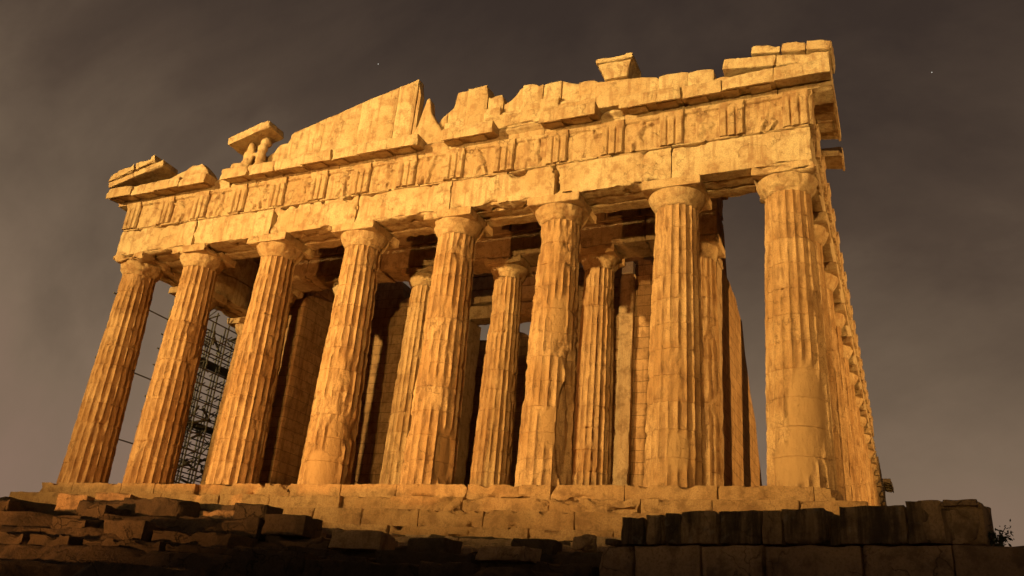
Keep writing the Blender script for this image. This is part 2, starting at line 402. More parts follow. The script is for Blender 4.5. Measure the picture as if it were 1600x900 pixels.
# columns
def shaft_mesh(R0, R1, H, seed, dmg=(), rough=1., nz_per=10, nseg=8, z_base=0., drums=11, neck=True):
    rs = np.random.RandomState(seed)
    nth = 20*nseg; th = np.arange(nth)/nth*2*math.pi
    zs = []
    for d in range(drums):
        a, b = d*H/drums, (d+1)*H/drums
        zs += [a+.0, a+.012]+list(np.linspace(a+.05, b-.05, nz_per-3))+[b-.012]
    zs.append(H); zs = np.array(zs)
    joint = np.array([min(abs(z-d*H/drums) for d in range(1, drums)) for z in zs])
    tones = rs.uniform(-1.6, 1.3, drums+1); tz = tones[np.minimum((zs/(H/drums)).astype(int), drums-1)]
    T, Z = np.meshgrid(th, zs, indexing='ij')
    t = Z/H; Rz = R0+(R1-R0)*t+.02*np.sin(math.pi*t)
    fr = (T/(2*math.pi)*20) % 1
    fl = .082*Rz/.95*(1-(2*fr-1)**2)**.75
    P = np.stack([Rz.ravel()*np.cos(T.ravel()), Rz.ravel()*np.sin(T.ravel()), Z.ravel()], 1)
    # broad spalls, arris chips
    n1 = fbm(P*np.array([1.1, 1.1, .75])+seed*7.7, 4, seed).reshape(T.shape)
    n2 = fbm(P*3.6+seed, 3, seed+4).reshape(T.shape)
    n3 = fbm(P*9+seed, 2, seed+6).reshape(T.shape)
    er = np.clip((n1-.38+.14*rough)*4, 0, 1)*.10*(1+.5*n2)+np.clip((n2-.40+.06*rough)*4, 0, 1)*.04*rough
    er += np.exp(-joint[None, :]/.04)*np.clip(n2-.02, 0, 1)*.13
    er += .004+.005*(1+n3)
    wear = np.zeros(T.shape)
    for (ang, zc, da, dz, dep, rep, pw) in dmg:
        dA = (T-ang+math.pi) % (2*math.pi)-math.pi
        q = (np.abs(dA/da)**pw+np.abs((Z-zc)/dz)**pw)**(1/pw)+.12*n2
        msk = np.clip((1-q)/.14, 0, 1); msk = msk*msk*(3-2*msk)
        if rep: er = er*(1-msk)+(dep+.004*n3)*msk; wear = np.maximum(wear, msk)
        else: er = np.maximum(er, msk*(dep+.05*n2+.03*n3))
    jg = np.where(joint < .006, .026, 0)[None, :]
    rr = np.minimum(Rz-fl, Rz-er)-.003*(1+n2)*rough-jg*(.5+.5*np.clip(n2+.6, 0, 1))
    # a slight waist of fresh break gets rougher
    rr -= np.where(er > fl, .012*n3+.02*n2, 0)*(1-wear)
    V = np.stack([rr*np.cos(T), rr*np.sin(T), Z+z_base], 2).reshape(-1, 3)
    nz = len(zs)
    i = np.arange(nth)[:, None]; j = np.arange(nz-1)[None]
    a = (i*nz+j).ravel(); b = (((i+1) % nth)*nz+j).ravel()
    F = np.stack([a, b, b+1, a+1], 1).tolist()
    F.append([k*nz+nz-1 for k in range(nth)])
    mb = MB(); mb.add(V, F, 0., wear.ravel()); mb.a[0][:, 0] = np.repeat(tz[None], nth, 0).ravel()*.9
    return mb

def echinus_mesh(R1, Rab, z0, z1, seed, worn=.0, side=None):
    nth = 96; prof = []
    for z, r in ((0, R1-.03), (.04, R1), (.045, R1+.012), (.06, R1+.015), (.065, R1+.003), (.08, R1+.018), (.095, R1+.022), (.1, R1+.012), (.12, R1+.03), (.135, R1+.035)):
        prof.append((z, r))
    H = z1-z0
    for t in np.linspace(0, 1, 10)[1:]:
        prof.append((.135+(H-.135)*t, R1+.035+(Rab*.985-R1-.035)*(t**.62 if t < .93 else .96)))
    prof.append((H, Rab*.93))
    prof = np.array(prof); th = np.arange(nth)/nth*2*math.pi
    T, Z = np.meshgrid(th, prof[:, 0], indexing='ij'); Rr = np.repeat(prof[None, :, 1], nth, 0)
    P = np.stack([(Rr*np.cos(T)).ravel(), (Rr*np.sin(T)).ravel(), Z.ravel()], 1)
    n = fbm(P*2.2+seed*3, 3, seed).reshape(T.shape); n2 = fbm(P*7+seed, 2, seed+1).reshape(T.shape)
    er = np.clip(n-.15+worn, 0, 1)*.22+.008*n2
    rr = np.maximum(Rr-er, R1*.88)
    V = np.stack([rr*np.cos(T), rr*np.sin(T), Z+z0], 2).reshape(-1, 3); nz = len(prof)
    i = np.arange(nth)[:, None]; j = np.arange(nz-1)[None]; a = (i*nz+j).ravel(); b = (((i+1) % nth)*nz+j).ravel()
    F = np.stack([a, b, b+1, a+1], 1).tolist(); F.append([k*nz+nz-1 for k in range(nth)])
    mb = MB(); mb.add(V, F, random.uniform(-.6, .6)); return mb

def column(x, y, seed, R0=.955, R1=.74, z0=0., ztop=10.43, ab=2.02, dmg=(), worn=0., mat=None, rough=1., abchip=.12, label=None, dz=0):
    mat = mat or M_col
    Hs = ztop-z0-.86
    rot = random.uniform(0, math.pi/10)
    o = shaft_mesh(R0, R1, Hs, seed, dmg, rough).build('column', mat, temple, smooth=60, weld=False)
    o.location = (x, y, z0)
    e_ = echinus_mesh(R1, ab/2, Hs, Hs+.51, seed+30, worn).build('echinus', M_cap if mat is M_col else mat, o, smooth=50, weld=False)
    mb = MB(); block(mb, (-ab/2, -ab/2, Hs+.515), (ab/2, ab/2, Hs+.858), res=.1, amp=.012, chip=abchip, seed=seed+60, thr=.05+worn*1.5)
    mb.build('abacus', M_cap if mat is M_col else mat, o)
    if label: o['label'] = label
    return o
def copy_col(src, x, y, rz, z=None):
    c = src.copy(); C.objects.link(c); c.parent = temple; c.location = (x, y, src.location.z if z is None else z); c.rotation_euler = (0, 0, rz)
    for g in src.children:
        d = g.copy(); C.objects.link(d); d.parent = c
    return c

camx, camy = 17.114, -25.942
def face(i, off): return math.atan2(camy, camx-AX[i])+off      # angle towards the viewer's side, plus an offset (positive = right)
# (angle, height, half-angle, half-height, depth, repaired, squareness)
DM = {
 0: [(face(0, -.3), 9.4, .9, .5, .09, 0, 2)],
 1: [(face(1, .4), 6.6, .35, .6, .08, 0, 2)],
 2: [(face(2, .55), 2.7, .35, .5, .09, 0, 2), (face(2, .5), 5.0, .2, .7, .09, 0, 2)],
 3: [(face(3, -.25), 2.75, .9, .55, .10, 0, 3), (face(3, .1), 1.75, .42, .62, .085, 1, 3), (face(3, -1.1), 2.4, .5, 1.2, .16, 0, 2), (face(3, -.2), .6, .8, .7, .10, 1, 3), (face(3, 0), 4.2, .6, .9, .085, 0, 2)],
 4: [(face(4, .55), 1.1, .45, .95, .15, 1, 3), (face(4, -.1), 3.3, .7, .6, .08, 0, 2), (face(4, -.3), 6.2, .5, .8, .08, 0, 2)],
 5: [(face(5, .2), 5.75, .40, .85, .08, 1, 3), (face(5, .15), 1.9, .45, .7, .09, 1, 3), (face(5, .75), 1.9, .45, 1.9, .2, 0, 2), (face(5, -.2), 8.2, .6, 1.0, .08, 0, 2)],
 6: [(face(6, .1), 1.1, .4, .6, .075, 1, 3), (face(6, -.1), 3.4, .5, .9, .08, 0, 2)],
 7: [(face(7, .35), 2.2, .75, 1.6, .085, 1, 2), (face(7, -.25), .7, .7, .7, .085, 1, 2)],
}
cols = []
random.seed(11)
WORN = [.30, .22, .06, -.05, -.05, .08, -.08, .14]
for i, x in enumerate(AX):
    cols.append(column(x, 0, 100+i*3, R0=.975 if i in (0, 7) else .955, dmg=DM[i], worn=WORN[i], rough=[.6, .6, .7, 1.5, 1.1, 1.3, .5, .4][i], abchip=.2 if WORN[i] > .1 else .03))
# inner porch
for i, x in enumerate((-10.45, -6.27, -2.09, 2.09, 6.27, 10.45)):
    column(x, 5.0, 200+i*3, R0=.83, R1=.64, z0=.70, ztop=10.85, ab=1.72, worn=.2, rough=1.4)
# flanks
fl = [column(14.425, FY[1], 300, worn=-.08, rough=.6, abchip=.03), column(14.425, FY[2], 303, worn=-.05, rough=.7, abchip=.03)]
for k in range(3, 17): copy_col(fl[k % 2], 14.425, FY[k], k*math.pi/2)
for k in range(1, 6): copy_col(fl[k % 2], -14.425, FY[k], (k+1)*math.pi/2)

# architrave: one outer beam per bay, plus an inner beam
def architrave(O, U, Nn, edges, broken=(), mat=M_ent, z0=10.43, z1=11.70, seedb=400, res=.11):
    O, U, Nn = map(np.array, (O, U, Nn))
    for i, (a, b) in enumerate(zip(edges, edges[1:])):
        mb = MB(); s = seedb+i*7
        W = lambda P: O+P[:, :1]*U-P[:, 1:2]*Nn+P[:, 2:3]*np.array((0, 0, 1.))
        ch = .26 if i in broken else .14
        block(mb, (a+.010, .0, z0), (b-.010, .56, z1), res=res, amp=.012, chip=ch, seed=s, warp=W)
        block(mb, (a+.01, .60, z0+.03), (b-.01, 1.15, z1), res=.2, amp=.012, chip=.12, seed=s+2, warp=W)
        block(mb, (a+.01, 1.20, z0), (b-.01, 1.78, z1), res=.2, amp=.012, chip=.12, seed=s+3, warp=W)
        blk = mb.build('architrave_beam', mat, temple)
        # taenia band with regulae, worn away in places
        tb = MB(); u = a
        while u < b-.1:
            v = min(u+random.uniform(.5, 1.6), b)
            if random.random() < .8: block(tb, (u+.004, -.055, z1+.004), (v-.004, .5, z1+.082), res=.1, amp=.012, chip=.05, seed=s+int(u*10), warp=W, tone=.3, thr=.4)
            else: block(tb, (u+.004, .015, z1+.004), (v-.004, .5, z1+.075), res=.1, amp=.015, chip=.05, seed=s+int(u*10), warp=W, tone=.3)
            u = v
        child(tb.build('taenia', mat, temple), blk)
random.seed(21)
architrave(*FRONT, [-15.325]+AX[1:7]+[15.325], broken=(2, 5, 4))
architrave(*RIGHT, [.9]+FY[1:11]+[46.2], seedb=500, res=.22)
architrave(*RIGHT, [52.2]+FY[13:16]+[68.3], seedb=580, res=.4)
architrave(*LEFT, [-FY[6]]+[-FY[k] for k in (5, 4, 3, 2, 1)]+[-.9], seedb=600, res=.25)

# frieze
def frieze(O, U, Nn, cents, u0, u1, seed, missing=(), det=1, corner=True):
    O_, U_, N_ = map(np.array, (O, U, Nn))
    W = lambda P: O_+P[:, :1]*U_-P[:, 1:2]*N_+P[:, 2:3]*np.array((0, 0, 1.))
    mb = MB()
    k = 0; u = u0
    while u < u1-.05:
        v = min(u+2.13, u1); block(mb, (u+.004, .10, 11.79), (v-.004, 1.78, 13.12), res=.35, amp=.01, chip=.06, seed=seed+k, warp=W); u = v; k += 1
    fr = mb.build('frieze', M_frz, temple)
    Wt = .845
    for i, c in enumerate(cents):
        rs = np.random.RandomState(seed+i)
        if i not in missing:
            nu = np.linspace(c-Wt/2, c+Wt/2, 41)
            def f(u_, z_, c=c, i=i):
                s = (u_-c)/(Wt/2)          # -1..1
                g = 0
                for cx_ in (-.333, .333): g = np.maximum(g, np.clip(1-np.abs(s-cx_)/.14, 0, 1))
                g = np.maximum(g, np.clip((np.abs(s)-.86)/.14, 0, 1))
                P = np.stack([u_, z_, u_*0+seed+i], 1)
                lim = 12.90
                g = g*np.clip((lim-z_)/.06, 0, 1)
                d = .10-.085*g-.012*np.clip(fbm(P*3, 3, seed)-.0, 0, 1)-.10*np.clip(fbm(P*1.6, 3, seed+7)*1.8-.7, 0, 1)
                return np.maximum(d+.03*(z_ > 12.96), -.02)
            tb = MB(); panel(tb, O, U, Nn, c-Wt/2, c+Wt/2, 11.79, 13.12, f, nu, 22*det, tone=rs.uniform(-1, 1), skirt=-.08)
            tb.build('triglyph', M_frz, fr)
    for i, (a, b) in enumerate(zip(cents, cents[1:])):
        u0_, u1_ = a+Wt/2+.004, b-Wt/2-.004
        rs = np.random.RandomState(seed+70+i)
        caps = []
        for q in range(rs.choice((1, 1, 2))):
            hx = u0_+(u1_-u0_)*(rs.uniform(.3, .7) if q == 0 else rs.uniform(.2, .8)); ln = rs.uniform(-.28, .28)
            if rs.rand() < .12: break
            sh = (hx+ln*.6, 12.70); hp = (hx, 12.30)
            caps.append((*sh, *hp, .12)); caps.append((sh[0]+ln*.3, 12.88, sh[0]+ln*.3+.01, 12.89, .075))
            for sg in (-1, 1):
                kx = hp[0]+sg*rs.uniform(.05, .28); caps.append((*hp, kx, 12.08, .075)); caps.append((kx, 12.08, kx+rs.uniform(-.15, .1), 11.84, .055))
                if rs.rand() < .7: caps.append((sh[0], 12.68, sh[0]+sg*rs.uniform(.2, .42), 12.5+rs.uniform(-.15, .3), .05))
        def f(u_, z_, caps=caps, i=i):
            d = np.full(u_.shape, -.03)
            for (ax_, az_, bx_, bz_, wd) in caps:
                vx, vz = bx_-ax_, bz_-az_; tt = np.clip(((u_-ax_)*vx+(z_-az_)*vz)/(vx*vx+vz*vz), 0, 1)
                r = np.hypot(u_-ax_-vx*tt, z_-az_-vz*tt)
                d = np.maximum(d, -.03+.115*np.sqrt(np.clip(1-(r/wd/1.3)**2, 0, 1)))
            P = np.stack([u_, z_, u_*0+seed+i*3], 1)
            d = -.03+(d+.03)*np.clip(.75+1.6*fbm(P*2.6, 2, seed+i+40), .1, 1); d += .03*fbm(P*4, 3, seed+i)+.015*fbm(P*12, 2, seed)
            return np.where(z_ > 12.98, .05+.01*fbm(P*4, 2, seed), d)
        n_ = 30 if det > 1 or True else 12
        tb = MB(); panel(tb, O, U, Nn, u0_, u1_, 11.79, 13.12, f, n_ if det == 1 else 12, 32 if det == 1 else 12, tone=rs.uniform(-1, 1), skirt=-.08)
        tb.build('metope', M_frz, fr)
tri = [-14.90]+[(AX[i]+AX[i+1])/2 if k else AX[i] for i in range(1, 6) for k in (0, 1)]+[AX[6], 14.90]
tri = [-14.90, (-14.90+AX[1])/2]+[v for i in range(1, 6) for v in (AX[i], (AX[i]+AX[i+1])/2)]+[AX[6], (14.90+AX[6])/2, 14.90]
frieze(*FRONT, tri, -15.325, 15.325, 700)
ft = [-.48]+[(-.48+FY[1])/2]
for k in range(1, 10): ft += [FY[k], (FY[k]+FY[k+1])/2]
frieze(*RIGHT, ft, .885, 40.4, 760)
mb = MB()
for k in range(9): block(mb, (-15.2, .95+k*2.9, 11.72), (-13.6, 3.82+k*2.9, 13.7), res=.4, amp=.02, chip=.08, seed=880+k)
mb.build('frieze', M_frz, temple)
mb = MB()
for k in range(9): block(mb, (-13.58, .9+k*1.5, 13.15), (-11.2, 2.36+k*1.5, 13.6), res=.3, amp=.02, chip=.08, seed=890+k)
mb.build('ceiling_slab', M_inb, temple)
# blocks left standing over the flank frieze
random.seed(5)
mb = MB(); y = 4.9; k = 0
Wr = lambda P: np.array([15.325, 0, 0])+P[:, :1]*np.array([0, 1., 0])-P[:, 1:2]*np.array([1., 0, 0])+P[:, 2:3]*np.array([0, 0, 1.])
while y < 44:
    w_ = random.uniform(1.2, 2.6); 
    block(mb, (y, random.uniform(.05, .3), 13.14), (y+w_-.02, 1.7, 13.14+random.uniform(.45, .75)), res=.25, amp=.02, chip=.07, seed=900+k, warp=Wr); y += w_; k += 1
mb.build('backing_blocks', M_ent, temple)
mb = MB(); block(mb, (52.4, 0, 11.72), (68.3, 1.7, 13.1), res=.5, amp=.03, chip=.2, seed=33, warp=Wr); mb.build('frieze', M_frz, temple)

# cornice
def geison(proj):
    p = .05+.74*proj
    return [(-.95, 13.135), (0, 13.135), (.02, 13.36), (p-.09, 13.27), (p-.07, 13.17), (p, 13.17), (p, 13.62), (p-.04, 13.70), (-.95, 13.72)] if proj > .3 else [(-.95, 13.135), (.0, 13.135), (.05, 13.35), (p, 13.45), (p-.08, 13.60), (-.95, 13.70)]
def cornice(O, U, Nn, blocks, seed, first_mutule, mat=M_ent):
    k = 0
    for (a, b, pr) in blocks:
        n = max(1, round((b-a)/1.55)); 
        for j in range(n):
            u0, u1 = a+(b-a)*j/n, a+(b-a)*(j+1)/n
            pj = pr if pr < .5 else pr*random.choice((1, 1, .97, .93, .86))
            mb = MB(); profile(mb, O, U, Nn, geison(pj), u0+.008, u1-.008, res=.09, amp=.03, chip=.13 if pr > .5 else .2, seed=seed+k)
            cb = mb.build('cornice_block', mat, temple)
            if pr > .5:
                u = first_mutule+math.ceil((u0-first_mutule)/1.065)*1.065
                while u < u1-.2:
                    if u-.34 > u0-.3 and random.random() < .85:
                        mm = MB(); pp = [(.08, 13.275), (.58*pj+.02, 13.205), (.58*pj+.02, 13.27), (.08, 13.345)]
                        profile(mm, O, U, Nn, pp, max(u-.34, u0+.01), min(u+.34, u1-.01), res=.12, amp=.008, chip=.03, seed=seed+k*3)
                        mm.build('mutule', mat, cb)
                    u += 1.065
            k += 1
random.seed(31)
cornice(*FRONT, [(-16.09, -10.15, 1), (-10.15, -9.3, .1), (-9.3, -3.4, .97), (-3.4, .72, 1), (.72, 1.8, .12), (1.8, 4.0, .92), (4.0, 5.9, .25), (5.9, 8.1, .9), (8.1, 9.0, .25), (9.0, 11.2, .95), (11.2, 12.6, .93), (12.6, 16.09, 1)], 1000, -14.9)
cornice(*RIGHT, [(-.89, 2.6, 1), (3.75, 4.75, 1), (64.5, 69, 1)], 1100, -.48)

# pediment: horizontal floor blocks are the cornice tops (z 13.72)
def poly(pts):
    xs = [p[0] for p in pts]; zs = [p[1] for p in pts]
    return lambda x: float(np.interp(x, xs, zs))
flat = lambda z: (lambda x: z)
# standing gable wall, split where the joints show
tl = [(-7.75, 14.65), (-7.3, 14.9), (-7.2, 15.15), (-6.62, 15.2), (-6.58, 15.66), (-3.1, 16.56), (-.32, 17.22)]
tt = poly(tl)
for a, b, s_ in ((-7.75, -6.6, 1), (-6.59, -4.85, 2), (-4.84, -3.0, 3), (-2.99, -1.2, 4), (-1.19, -.28, 5)):
    mb = MB(); ragwall(mb, a, b, tt, flat(13.72), -.7+.012*(s_ % 2), -.15, res=.1, amp=.022, seed=40+s_, tone=random.uniform(-.8, .4), rag=.03)
    if s_ == 5: ragwall(mb, -.275, -.12, poly([(-.28, 17.15), (-.12, 16.5)]), flat(13.72), -.62, -.2, res=.05, amp=.05, seed=77)
    mb.build('gable_wall', M_ent, temple)
# spike of the broken wall
mb = MB(); ragwall(mb, -.1, 1.32, poly([(-.1, 14.3), (.1, 14.9), (.26, 15.7), (.36, 16.08), (.5, 16.0), (.62, 15.3), (.95, 14.75), (1.32, 14.25)]), flat(13.60), -.75, -.35, res=.06, amp=.03, seed=51, rag=.02)
mb.build('gable_fragment', M_ent, temple)
# ragged backing courses to the right
bk = [(1.25, 15.35), (1.55, 15.6), (1.6, 16.3), (3.05, 16.25), (3.1, 15.6), (3.75, 15.72), (3.8, 15.2), (4.1, 15.4), (4.5, 15.9), (5.2, 15.86), (5.25, 15.72), (5.6, 15.8), (6.2, 15.86), (6.9, 15.55), (7.6, 15.5), (7.9, 15.25)]
bt_ = poly(bk)
segs = [(1.25, 2.15), (2.16, 3.08), (3.09, 3.78), (3.79, 4.62), (4.63, 5.5), (5.51, 6.25), (6.26, 7.0), (7.01, 7.92)]
for i, (a, b) in enumerate(segs):
    zlow = 14.75+.12*((i*7) % 3)
    mb = MB(); ragwall(mb, a, b, bt_, flat(zlow+.01), -.45-.07*((i*5) % 3), .4, res=.09, amp=.03, seed=60+i, tone=random.uniform(-1, .6), rag=.05)
    ragwall(mb, a+.0, b-.0, flat(zlow), flat(13.70), -.62-.05*(i % 3), .4, res=.12, amp=.03, seed=90+i, tone=random.uniform(-1, .6), rag=.0)
    mb.build('backing_block', M_ent, temple)
mb = MB(); ragwall(mb, .86, 1.245, poly([(.86, 14.75), (1.0, 15.1), (1.245, 15.3)]), flat(13.7), -.5, .3, res=.07, amp=.04, seed=99, rag=.04); mb.build('backing_block', M_ent, temple)
# stepped-back course that fills the gap above the frieze where the cornice is lost
mb = MB(); block(mb, (3.3, -1.0, 13.72), (7.9, -.55, 14.35), res=.12, amp=.03, chip=.16, seed=71); mb.build('backing_block', M_ent, temple)
# big block with the flaring cap stone standing on it
mb = MB(); ragwall(mb, 7.95, 10.35, poly([(7.95, 14.92), (9.3, 14.8), (9.35, 14.8), (10.2, 14.66), (10.35, 14.5)]), flat(13.70), -1.15, -.2, res=.12, amp=.02, seed=81, rag=.02); mb.build('backing_block', M_ent, temple)
def flare(P):
    t = np.clip((P[:, 2]-14.86)/.52, 0, 1); k = .70+.30*t**1.6; Q = P.copy(); Q[:, 0] = 8.72+(P[:, 0]-8.72)*k; Q[:, 1] = -.6+(P[:, 1]+.6)*(k*.9+.1); return Q
mb = MB(); block(mb, (8.08, -1.5, 14.86), (9.36, -.35, 15.40), res=.07, amp=.012, chip=.04, seed=82, warp=flare)
block(mb, (8.02, -1.58, 15.405), (9.42, -.3, 15.60), res=.08, amp=.01, chip=.04, seed=83); mb.build('gutter_block', M_ent, temple)
# right part of the raking bed
for i, (a, b, h) in enumerate(((10.36, 11.4, 14.50), (11.405, 12.3, 14.42), (12.32, 12.9, 13.95))):
    mb = MB(); ragwall(mb, a, b, poly([(a, h-.02), (a+.3, h+.03), (b-.1, h-.02), (b, h-.06)]), flat(13.71), -1.35, -.3, res=.1, amp=.02, seed=85+i, rag=.02, tone=random.uniform(-1, .5)); mb.build('backing_block', M_ent, temple)
# raking cornice stones, tilted along the gable slope
def tilted(name, cx, cz, y0, y1, length, hgt, ang, seed, chip=.06, prof=None, mat=M_ent):
    ca, sa = math.cos(ang), math.sin(ang)
    def Wt(P):
        x, z = P[:, 0].copy(), P[:, 2].copy(); Q = P.copy(); Q[:, 0] = cx+x*ca-z*sa; Q[:, 2] = cz+x*sa+z*ca; return Q
    mb = MB(); block(mb, (0, y0, 0), (length, y1, hgt), res=.1, amp=.012, chip=chip, seed=seed, warp=Wt); return mb.build(name, mat, temple)
A_ = math.atan(.24)
# left corner
tilted('raking_stone', -16.12, 13.74, -1.70, -.7, 1.55, .30, A_*.9, 1201)
tilted('raking_stone', -14.60, 14.10, -1.70, -.7, 1.75, .30, A_*.9, 1202)
tilted('gutter_stone', -16.16, 14.05, -1.76, -1.05, 1.55, .40, A_*1.15, 1203, chip=.09)
tilted('gutter_stone', -14.55, 14.46, -1.76, -1.05, 1.15, .36, A_*1.1, 1204, chip=.12)
mb = MB(); ragwall(mb, -13.0, -10.45, poly([(-13, 13.95), (-12.3, 14.2), (-11.6, 14.5), (-11.0, 14.48), (-10.6, 14.1), (-10.45, 13.85)]), flat(13.72), -1.2, -.5, res=.1, amp=.05, seed=1205); mb.build('backing_block', M_ent, temple)
# middle left, propped on the sculpture
tilted('raking_stone', -9.35, 15.02, -1.52, -.45, 2.25, .40, A_*1.15, 1206, chip=.04)
mb = MB(); ragwall(mb, -10.4, -8.05, poly([(-10.4, 13.8), (-9.6, 14.2), (-9.0, 14.75), (-8.05, 14.9)]), flat(13.72), -.75, -.2, res=.09, amp=.05, seed=1207); mb.build('backing_block', M_ent, temple)
# right corner stack
tilted('raking_stone', 12.65, 14.06, -1.62, -.5, 1.75, .42, -.135, 1210, chip=.05)
tilted('raking_stone', 14.40, 13.82, -1.62, -.5, 1.68, .40, -.135, 1211, chip=.05)
tilted('gutter_stone', 13.62, 14.46, -1.66, -.7, .95, .33, -.175, 1212, chip=.10)
tilted('gutter_stone', 14.58, 14.30, -1.70, -.7, .80, .35, -.175, 1213, chip=.04)
tilted('gutter_stone', 15.38, 14.16, -1.72, -.3, .80, .36, -.175, 1214, chip=.04)
mb = MB(); block(mb, (15.2, -.3, 13.73), (16.1, 2.5, 14.0), res=.12, amp=.02, chip=.1, seed=1215); mb.build('raking_stone', M_ent, temple)

# battered figures under the propped stone
import bmesh
def blobs(name, lst, parent, mat, vox=.07, seed=0):
    bm = bmesh.new()
    for (x, y, z, rx, ry, rz_) in lst:
        m_ = Matrix.Translation((x, y, z)) @ Matrix.Diagonal((rx, ry, rz_, 1))
        bmesh.ops.create_icosphere(bm, subdivisions=3, radius=1, matrix=m_)
    me = bpy.data.meshes.new(name); bm.to_mesh(me); bm.free(); me.materials.append(mat)
    o = bpy.data.objects.new(name, me); C.objects.link(o); o.parent = parent
    rm = o.modifiers.new('r', 'REMESH'); rm.mode = 'VOXEL'; rm.voxel_size = vox; rm.use_smooth_shade = True
    tx = bpy.data.textures.new(name, 'CLOUDS'); tx.noise_scale = .25
    dm = o.modifiers.new('d', 'DISPLACE'); dm.texture = tx; dm.strength = .09; dm.mid_level = .5
    return o
blobs('gable_figure', [(-8.65, -1.0, 13.9, .42, .3, .25), (-8.5, -1.0, 14.25, .25, .22, .35), (-8.45, -1.02, 14.6, .27, .2, .3), (-8.4, -1.0, 15.0, .2, .2, .25), (-8.9, -1.15, 14.05, .35, .15, .14), (-8.2, -1.05, 14.6, .1, .1, .3)], temple, M_ent)
blobs('gable_figure', [(-7.75, -.95, 13.9, .38, .3, .25), (-7.75, -1.0, 14.35, .22, .2, .4), (-7.75, -1.0, 14.85, .24, .19, .3), (-7.7, -.9, 15.2, .25, .25, .25), (-8.0, -1.1, 14.55, .25, .09, .09)], temple, M_ent)

# ------------------------------------------------------------------ inner building
# beam and frieze carried by the porch columns
random.seed(44)
ie = [-11.3, -8.4, -4.2, 0, 4.2, 8.4, 11.3]
for i, (a, b) in enumerate(zip(ie, ie[1:])):
    mb = MB(); block(mb, (a+.01, 4.22, 10.86), (b-.01, 5.75, 11.95), res=.16, amp=.02, chip=.1, seed=1300+i); bb = mb.build('inner_beam', M_inb, temple)
    mb = MB(); block(mb, (a+.02, 4.16, 11.955), (b-.02, 4.9, 12.05), res=.16, amp=.01, chip=.04, seed=1310+i); mb.build('moulding', M_inb, bb)
mb = MB()
x = -11.3
while x < 11.2:
    w_ = min(random.uniform(1.2, 1.9), 11.3-x); block(mb, (x+.006, 4.3, 12.06), (x+w_-.006, 5.6, 13.08), res=.16, amp=.03, chip=.08, seed=int(1320+x)); x += w_
mb.build('inner_frieze', M_inb, temple)
mb = MB(); block(mb, (-11.5, 4.1, 13.09), (11.5, 5.7, 13.35), res=.2, amp=.02, chip=.12, seed=1350); mb.build('inner_moulding', M_inb, temple)
# ceiling beams between the two rows of columns
for i in range(15):
    x = -13.0+i*1.86
    mb = MB(); block(mb, (x-.32, .75, 13.14), (x+.32, 4.15, 13.75), res=.3, amp=.015, chip=.06, seed=1400+i); mb.build('ceiling_beam', M_inb, temple)
for y in (1.9, 3.6):
    pass
# cross wall with the great doorway
def wall_seg(name, a, b, tops, zb=.70, y0=9.7, y1=10.9, seed=0, T=None, rag=.12):
    mb = MB(); ragwall(mb, a, b, tops if callable(tops) else poly(tops), flat(zb), y0, y1, res=.25, amp=.02, seed=seed, T=T, rag=rag); return mb.build(name, M_in, temple)
wall_seg('cross_wall', -10.3, -2.46, [(-10.3, 12.8), (-8, 13.0), (-6.4, 12.9), (-6.3, 11.9), (-5.2, 11.9), (-5.1, 12.6), (-2.46, 12.4)], seed=1)
wall_seg('cross_wall', 2.46, 10.3, [(2.46, 12.5), (5, 12.9), (10.3, 13.0)], seed=2)
for i, (z, x0, x1) in enumerate(((10.4, -3.6, 3.4), (11.25, -3.3, 2.6), (12.0, -2.9, 3.5), (12.75, -2.9, 3.3))):
    mb = MB(); block(mb, (x0, 9.75, z), (x1, 10.85, z+.72), res=.2, amp=.02, chip=.12, seed=1500+i); mb.build('door_lintel', M_inb, temple)
for s_ in (-1, 1):
    mb = MB(); a, b = sorted((s_*2.1, s_*2.46)); block(mb, (a, 9.6, .7), (b, 10.95, 10.4), res=.25, amp=.015, chip=.08, seed=1510+s_); mb.build('door_jamb', M_inb, temple)
wall_seg('door_blocking', -4.8, 3.0, [(-4.8, 10.9), (-3, 10.95), (-1.8, 11.3), (-1.0, 11.2), (0, 10.2), (3, 9.8)], y0=14, y1=14.6, seed=12, rag=.1)
# long side walls (broken); the right one steps down to the east
TR = lambda P: np.stack([10.9-(P[:, 1]-0)*1, P[:, 0], P[:, 2]], 1)
TL = lambda P: np.stack([-10.9+(P[:, 1]-0)*1, P[:, 0], P[:, 2]], 1)
wall_seg('side_wall', 6.3, 17.5, [(6.3, 13.2), (7.7, 13.2), (8.0, 12.4), (8.25, 11.0), (10.2, 10.8), (12.0, 10.2), (12.6, 9.0), (13.4, 7.9), (14.2, 7.1), (15.1, 6.5), (15.8, 5.0), (16.5, 3.8), (17.5, 2.4)], y0=0, y1=1.1, seed=3, T=TR)
wall_seg('side_wall', 20, 60, [(20, 1.6), (30, 2.2), (45, 2.4), (60, 2.0)], y0=0, y1=1.1, seed=4, T=TR)
wall_seg('side_wall', 6.3, 40, [(6.3, 13.2), (11, 13.0), (12, 11.6), (16, 11), (20, 9.4), (28, 8.6), (40, 6)], y0=0, y1=1.1, seed=5, T=TL)
for s_ in (1,):
    mb = MB(); a, b = sorted((s_*9.75, s_*10.95)); block(mb, (a, 5.9, .7), (b, 6.95, 10.5), res=.25, amp=.012, chip=.08, seed=1520+s_)
    block(mb, (a-.06, 5.84, 10.51), (b+.06, 7.0, 10.84), res=.25, amp=.012, chip=.06, seed=1525+s_); mb.build('wall_pier', M_inb, temple)
